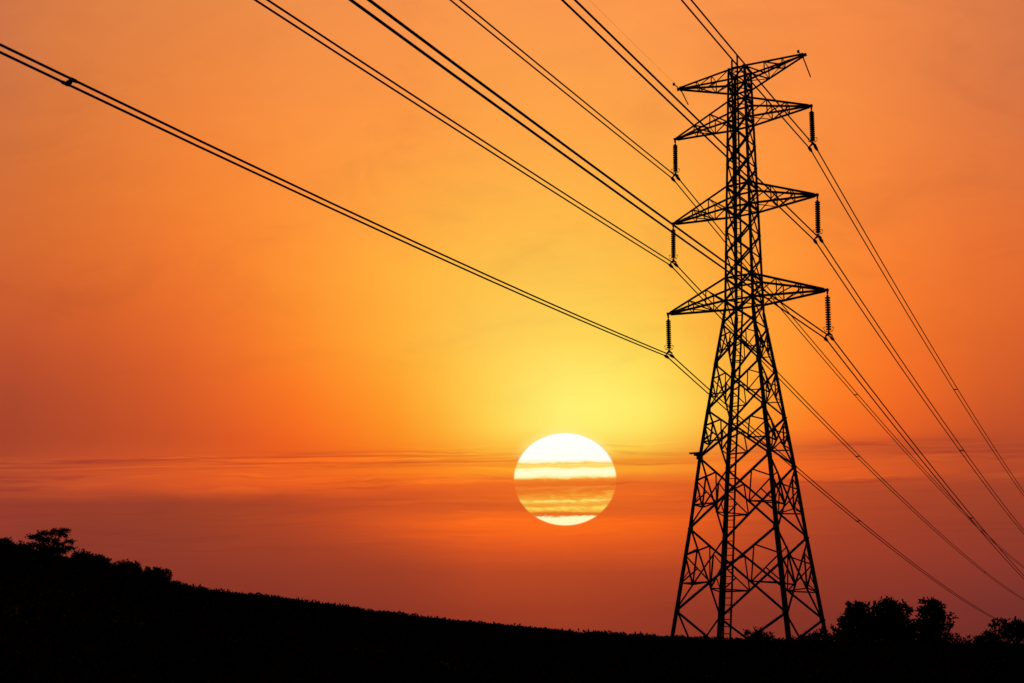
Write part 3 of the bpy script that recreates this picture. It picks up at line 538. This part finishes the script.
# ------------------------------------------------------------------ trees and shrubs on the ridge
PL = {
'T1': ((-43.92,104.12,9.82), [(-1.31,-0.56,2.08,0.62),(-0.64,-0.27,2.54,0.62),(0.24,0.1,2.82,0.52),(1.05,0.44,3.0,0.41),(0.7,0.29,2.57,0.52),(-0.29,-0.12,1.89,0.83),(-1.03,-0.44,1.34,0.83),(1.46,0.61,1.97,0.41),(1.24,0.52,1.17,0.52),(1.81,0.75,1.32,0.41),(0.59,0.25,1.59,0.52),(0.02,0.01,0.96,0.93),(-1.19,-0.51,0.75,0.83),(0.87,0.36,0.85,0.62),(-0.55,-0.23,0.33,0.93),(0.45,0.19,0.33,0.83),(-1.52,-0.65,0.24,0.72)]),
'B1': ((-47.28,102.63,9.51), [(-0.3,-0.14,1.39,0.62),(-0.59,-0.28,1.74,0.41),(0.11,0.05,1.33,0.41),(-0.12,-0.05,0.74,0.83),(-1.29,-0.61,1.19,0.83),(-0.93,-0.43,0.85,0.83)]),
'B2': ((-46.56,104.06,9.50), [(-0.19,-0.09,1.23,0.52),(0.28,0.12,1.37,0.42),(-0.28,-0.13,0.74,0.73),(-0.75,-0.34,1.17,0.31)]),
'B3': ((-40.45,104.44,9.26), [(-0.49,-0.19,1.01,0.61),(0.18,0.07,1.07,0.51),(-0.07,-0.03,0.47,0.82),(-0.78,-0.31,0.7,0.51),(-0.35,-0.14,0.07,0.82),(0.49,0.19,0.14,0.72)]),
'B4': ((-38.85,103.98,8.82), [(-0.16,-0.06,1.13,0.61),(0.46,0.17,0.99,0.51),(-0.07,-0.03,0.47,0.81),(-0.61,-0.23,1.28,0.41),(0.48,0.18,0.23,0.81),(-0.27,-0.1,0.07,0.71)]),
'B5': ((-36.45,104.84,8.34), [(-0.86,-0.3,1.17,0.51),(-0.1,-0.03,1.33,0.51),(0.53,0.18,1.19,0.61),(-0.09,-0.03,0.66,0.91),(1.02,0.35,0.84,0.51),(-0.84,-0.3,0.41,0.71),(0.75,0.26,0.25,0.81)]),
'B6': ((-33.34,104.83,7.73), [(-0.89,-0.29,1.36,0.5),(-0.12,-0.04,1.52,0.5),(0.61,0.19,1.38,0.5),(0.96,0.3,0.83,0.3),(-0.2,-0.06,0.84,0.81),(-0.98,-0.32,0.69,0.81),(0.65,0.21,0.43,0.6)]),
'B7': ((-31.03,104.49,7.25), [(-0.11,-0.03,0.84,0.4),(0.43,0.13,0.79,0.3),(-0.06,-0.02,0.47,0.5)]),
'C1': ((21.85,65.45,4.34), [(-0.4,0.13,1.98,0.32),(-0.01,0.0,2.11,0.25),(-0.2,0.07,1.63,0.51),(0.43,-0.14,2.12,0.25),(-0.58,0.19,1.62,0.25),(-0.77,0.25,1.26,0.32),(0.18,-0.06,1.41,0.63),(0.85,-0.29,1.78,0.38),(-0.73,0.24,0.85,0.38),(-0.08,0.03,0.7,0.63),(0.59,-0.2,1.07,0.63),(-0.53,0.17,0.39,0.51),(0.34,-0.11,0.3,0.51),(-0.1,0.03,0.23,0.51)]),
'C2': ((23.97,65.77,4.45), [(-0.36,0.13,2.35,0.26),(0.06,-0.02,2.18,0.38),(0.54,-0.2,2.08,0.32),(0.86,-0.32,2.03,0.19),(-0.33,0.12,1.87,0.45),(0.26,-0.09,1.77,0.45),(0.61,-0.23,1.43,0.26),(-0.2,0.07,1.29,0.58),(0.27,-0.1,1.01,0.58),(-0.66,0.24,0.8,0.58),(0.69,-0.26,0.9,0.38),(-0.47,0.17,0.27,0.51),(0.18,-0.06,0.3,0.51),(0.71,-0.26,0.32,0.45)]),
'C3': ((25.55,64.10,4.43), [(-0.01,0.0,2.3,0.25),(0.39,-0.16,2.19,0.38),(0.7,-0.28,2.14,0.25),(-0.29,0.12,1.94,0.19),(0.21,-0.08,1.73,0.51),(0.57,-0.23,1.68,0.32),(-0.03,0.01,1.14,0.57),(0.48,-0.19,1.1,0.44),(-0.56,0.22,0.9,0.44),(0.04,-0.01,0.57,0.63),(-0.39,0.16,0.27,0.44),(0.43,-0.17,0.36,0.51)]),
'C4': ((26.08,62.80,4.42), [(0.3,-0.13,1.52,0.25),(0.01,-0.0,1.63,0.12),(0.08,-0.03,1.18,0.25),(-0.05,0.02,0.73,0.31),(0.37,-0.15,0.35,0.31),(0.01,-0.01,0.22,0.31)]),
'C5': ((29.33,63.56,4.54), [(-0.16,0.07,1.13,0.26),(0.19,-0.09,1.25,0.26),(0.48,-0.22,1.21,0.26),(-0.14,0.07,0.67,0.26),(0.3,-0.14,0.8,0.32),(-0.55,0.25,0.55,0.26),(-0.37,0.17,0.33,0.38),(0.27,-0.12,0.35,0.51),(-0.08,0.04,0.22,0.45),(-0.57,0.26,0.21,0.38)]),
'C6': ((29.86,62.20,4.53), [(-0.2,0.1,0.99,0.32),(0.17,-0.08,0.95,0.32),(-0.05,0.02,0.55,0.51),(0.34,-0.17,0.79,0.38),(0.4,-0.19,0.35,0.44),(0.82,-0.4,0.91,0.44),(1.06,-0.52,0.48,0.51)]),
'D1': ((15.56,65.17,3.98), [(-0.5,0.12,0.56,0.18),(-0.1,0.02,0.57,0.31),(0.3,-0.07,0.53,0.25),(0.63,-0.15,0.43,0.25),(-0.61,0.14,0.73,0.09),(-0.28,0.07,0.22,0.31),(0.29,-0.07,0.19,0.31)]),
'D2': ((18.74,64.33,4.11), [(-0.43,0.12,0.38,0.25),(0.07,-0.02,0.52,0.25),(0.46,-0.13,0.53,0.25),(-0.1,0.03,0.22,0.31),(-0.43,0.12,0.15,0.31),(0.33,-0.1,0.18,0.31),(-0.88,0.25,0.14,0.25)]),
'D3': ((20.23,64.92,4.19), [(-0.08,0.02,0.81,0.19),(0.25,-0.08,0.7,0.19),(0.02,-0.01,0.4,0.31),(0.28,-0.09,0.24,0.31),(-0.26,0.08,0.22,0.25)]),
'D4': ((27.35,62.26,4.41), [(0.11,-0.05,0.23,0.31),(-0.28,0.12,0.16,0.25),(0.32,-0.14,0.4,0.19)]),
}
def plant(name, key, label, cat, leafmat, group, leaf, dens, seed, flat=1., trunk=.06):
    rg = random.Random(seed)
    (bx_, by_, bz_), cl = PL[key]
    gz = ground(bx_, by_) - .05
    o = empty(name, (bx_, by_, gz)); tag(o, label, cat, group)
    dz = bz_ - gz
    T = MB()
    cs = [Vector((x, y + rg.uniform(-.35, .35)*(1 if r > .2 else .3), z + dz - (.10 if flat == 1 else .04))) for x, y, z, r in cl]
    rs_ = [q[3] for q in cl]
    hub = Vector((rg.uniform(-.1, .1), rg.uniform(-.1, .1), max(.15, .32*max(c.z for c in cs))))
    T.tube([(0, 0, -.15), hub*.5 + Vector((rg.uniform(-.04, .04), 0, 0)), hub], [trunk*1.3, trunk*1.05, trunk*.9], 8)
    tk = T.build('trunk', M_BARK, o)
    B = MB()
    for c, r in zip(cs, rs_):
        mid = hub.lerp(c, .5) + Vector((rg.uniform(-.12, .12), rg.uniform(-.12, .12), .08*(c - hub).length))
        B.tube([hub, mid, c], [trunk*.6, trunk*.38, trunk*.16], 5)
        for _ in range(3):
            d = Vector((rg.gauss(0, 1), rg.gauss(0, 1), rg.gauss(.3, .8))).normalized()
            B.tube([c, c + d*r*rg.uniform(.7, 1.15)], [trunk*.16, trunk*.05], 4)
    B.build('limb', M_BARK, tk)
    C = MB()
    for c, r in zip(cs, rs_):
        # twigs, each carrying a spray of leaves, spread through the clump's volume
        ntw = max(6, int(dens*(r/.4)**1.7))
        for _ in range(ntw):
            d = Vector((rg.gauss(0, 1), rg.gauss(0, 1), rg.gauss(0, 1)*flat)).normalized()
            q = c + Vector((d.x, d.y, d.z*flat))*r*rg.random()**.45*rg.choice((1, 1, 1, 1.12, 1.42))
            ax_ = (d + Vector((0, 0, rg.uniform(-.2, .7)))).normalized()
            for _ in range(5):
                e = (ax_ + Vector((rg.gauss(0, .7), rg.gauss(0, .7), rg.gauss(0, .6)))).normalized()
                C.leaf(q + ax_*rg.uniform(-.1, .1), e, (rg.gauss(0, 1), rg.gauss(0, 1), rg.gauss(0, 1)), leaf*rg.uniform(.6, 1.3), leaf*rg.uniform(.35, .6))
    C.build('crown', leafmat, o)
    return o
GL, GR = 'shrubs along the left end of the ridge', 'bushes along the right end of the ridge'
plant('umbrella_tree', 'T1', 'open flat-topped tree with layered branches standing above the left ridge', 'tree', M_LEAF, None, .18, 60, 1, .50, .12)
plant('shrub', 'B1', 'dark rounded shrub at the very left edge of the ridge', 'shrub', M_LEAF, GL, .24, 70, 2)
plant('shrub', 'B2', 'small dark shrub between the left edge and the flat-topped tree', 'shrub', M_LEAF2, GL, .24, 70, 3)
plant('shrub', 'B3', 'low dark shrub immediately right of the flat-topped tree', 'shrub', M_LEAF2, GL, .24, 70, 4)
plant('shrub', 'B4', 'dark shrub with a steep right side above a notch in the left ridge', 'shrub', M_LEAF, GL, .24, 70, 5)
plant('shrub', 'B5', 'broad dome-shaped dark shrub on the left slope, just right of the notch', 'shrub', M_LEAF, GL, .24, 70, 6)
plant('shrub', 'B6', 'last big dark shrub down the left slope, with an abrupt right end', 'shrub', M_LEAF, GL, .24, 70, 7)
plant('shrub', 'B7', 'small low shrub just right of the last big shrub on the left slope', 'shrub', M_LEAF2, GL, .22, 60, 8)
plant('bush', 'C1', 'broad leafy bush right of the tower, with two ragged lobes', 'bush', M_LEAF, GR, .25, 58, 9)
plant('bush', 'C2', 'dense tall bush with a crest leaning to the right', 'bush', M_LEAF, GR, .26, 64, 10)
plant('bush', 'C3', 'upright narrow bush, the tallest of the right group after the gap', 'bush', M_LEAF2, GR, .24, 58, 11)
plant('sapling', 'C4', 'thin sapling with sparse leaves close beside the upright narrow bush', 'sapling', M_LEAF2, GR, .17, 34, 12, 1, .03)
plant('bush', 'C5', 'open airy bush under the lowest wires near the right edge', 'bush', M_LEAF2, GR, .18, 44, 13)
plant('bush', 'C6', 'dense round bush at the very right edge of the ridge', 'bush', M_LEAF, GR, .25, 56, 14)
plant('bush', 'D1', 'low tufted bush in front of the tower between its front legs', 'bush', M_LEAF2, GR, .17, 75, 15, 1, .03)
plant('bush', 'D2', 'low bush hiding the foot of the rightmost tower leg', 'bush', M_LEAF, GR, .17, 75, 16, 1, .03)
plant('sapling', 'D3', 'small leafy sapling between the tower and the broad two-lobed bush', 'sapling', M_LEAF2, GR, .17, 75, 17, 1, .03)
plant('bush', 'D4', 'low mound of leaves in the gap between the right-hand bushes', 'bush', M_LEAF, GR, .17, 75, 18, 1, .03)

# ------------------------------------------------------------------ scrub covering the slope and the crest
def scrub():
    rg = random.Random(99); m = MB()
    def tuft(x, y, h, n, lw):
        z = ground(x, y)
        for _ in range(n):
            a = rg.uniform(0, 2*math.pi); q = Vector((x + rg.gauss(0, h*.35), y + rg.gauss(0, h*.35), z - .03 + rg.random()**1.5*h*.75))
            m.leaf(q, (math.cos(a)*rg.uniform(.1, .9), math.sin(a)*rg.uniform(.1, .9), rg.uniform(.3, 1.2)), (rg.gauss(0, 1), rg.gauss(0, 1), .2), h*rg.uniform(.3, .6), lw*rg.uniform(.5, 1.1))
    for _ in range(9000):
        a = rg.uniform(-34, 34); r = ridge_r(a)*rg.uniform(.92, 1.035)
        x, y = r*math.sin(R(a)), r*math.cos(R(a))
        k = .5 + .5*noise.noise((x*.25, y*.25, 2)) + .45*noise.noise((x*.8, y*.8, 5))
        sc = interp(a, [-30, -22, -16, 0, 10, 16, 30], [2.0, 1.8, 1.1, .95, .8, 1.1, 1.35])
        h = (.20 + .34*max(0, k))*sc
        if rg.random() < .02: h *= rg.uniform(1.25, 1.6)
        tuft(x, y, h, 11, .15)
    for _ in range(42000):
        a = rg.uniform(-36, 36); f = (.006 + .93*rg.random())**.5; r = ridge_r(a)*f; x, y = r*math.sin(R(a)), r*math.cos(R(a))
        tuft(x, y, rg.uniform(.24, .5)*(.55 + .6*f)*(1.25 if a < -8 else 1), 9, .07 + .12*f)
    for _ in range(9000):
        a = rg.uniform(-36, 2); f = rg.uniform(.07, .42); r = ridge_r(a)*f; x, y = r*math.sin(R(a)), r*math.cos(R(a))
        tuft(x, y, rg.uniform(.22, .42), 10, .07)
    for _ in range(7000):
        a = rg.uniform(-36, 36); r = ridge_r(a)*rg.uniform(1.03, 1.28); x, y = r*math.sin(R(a)), r*math.cos(R(a))
        tuft(x, y, rg.uniform(.2, .4), 7, .14)
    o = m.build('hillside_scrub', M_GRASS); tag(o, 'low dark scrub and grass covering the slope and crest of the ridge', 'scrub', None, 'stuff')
scrub()
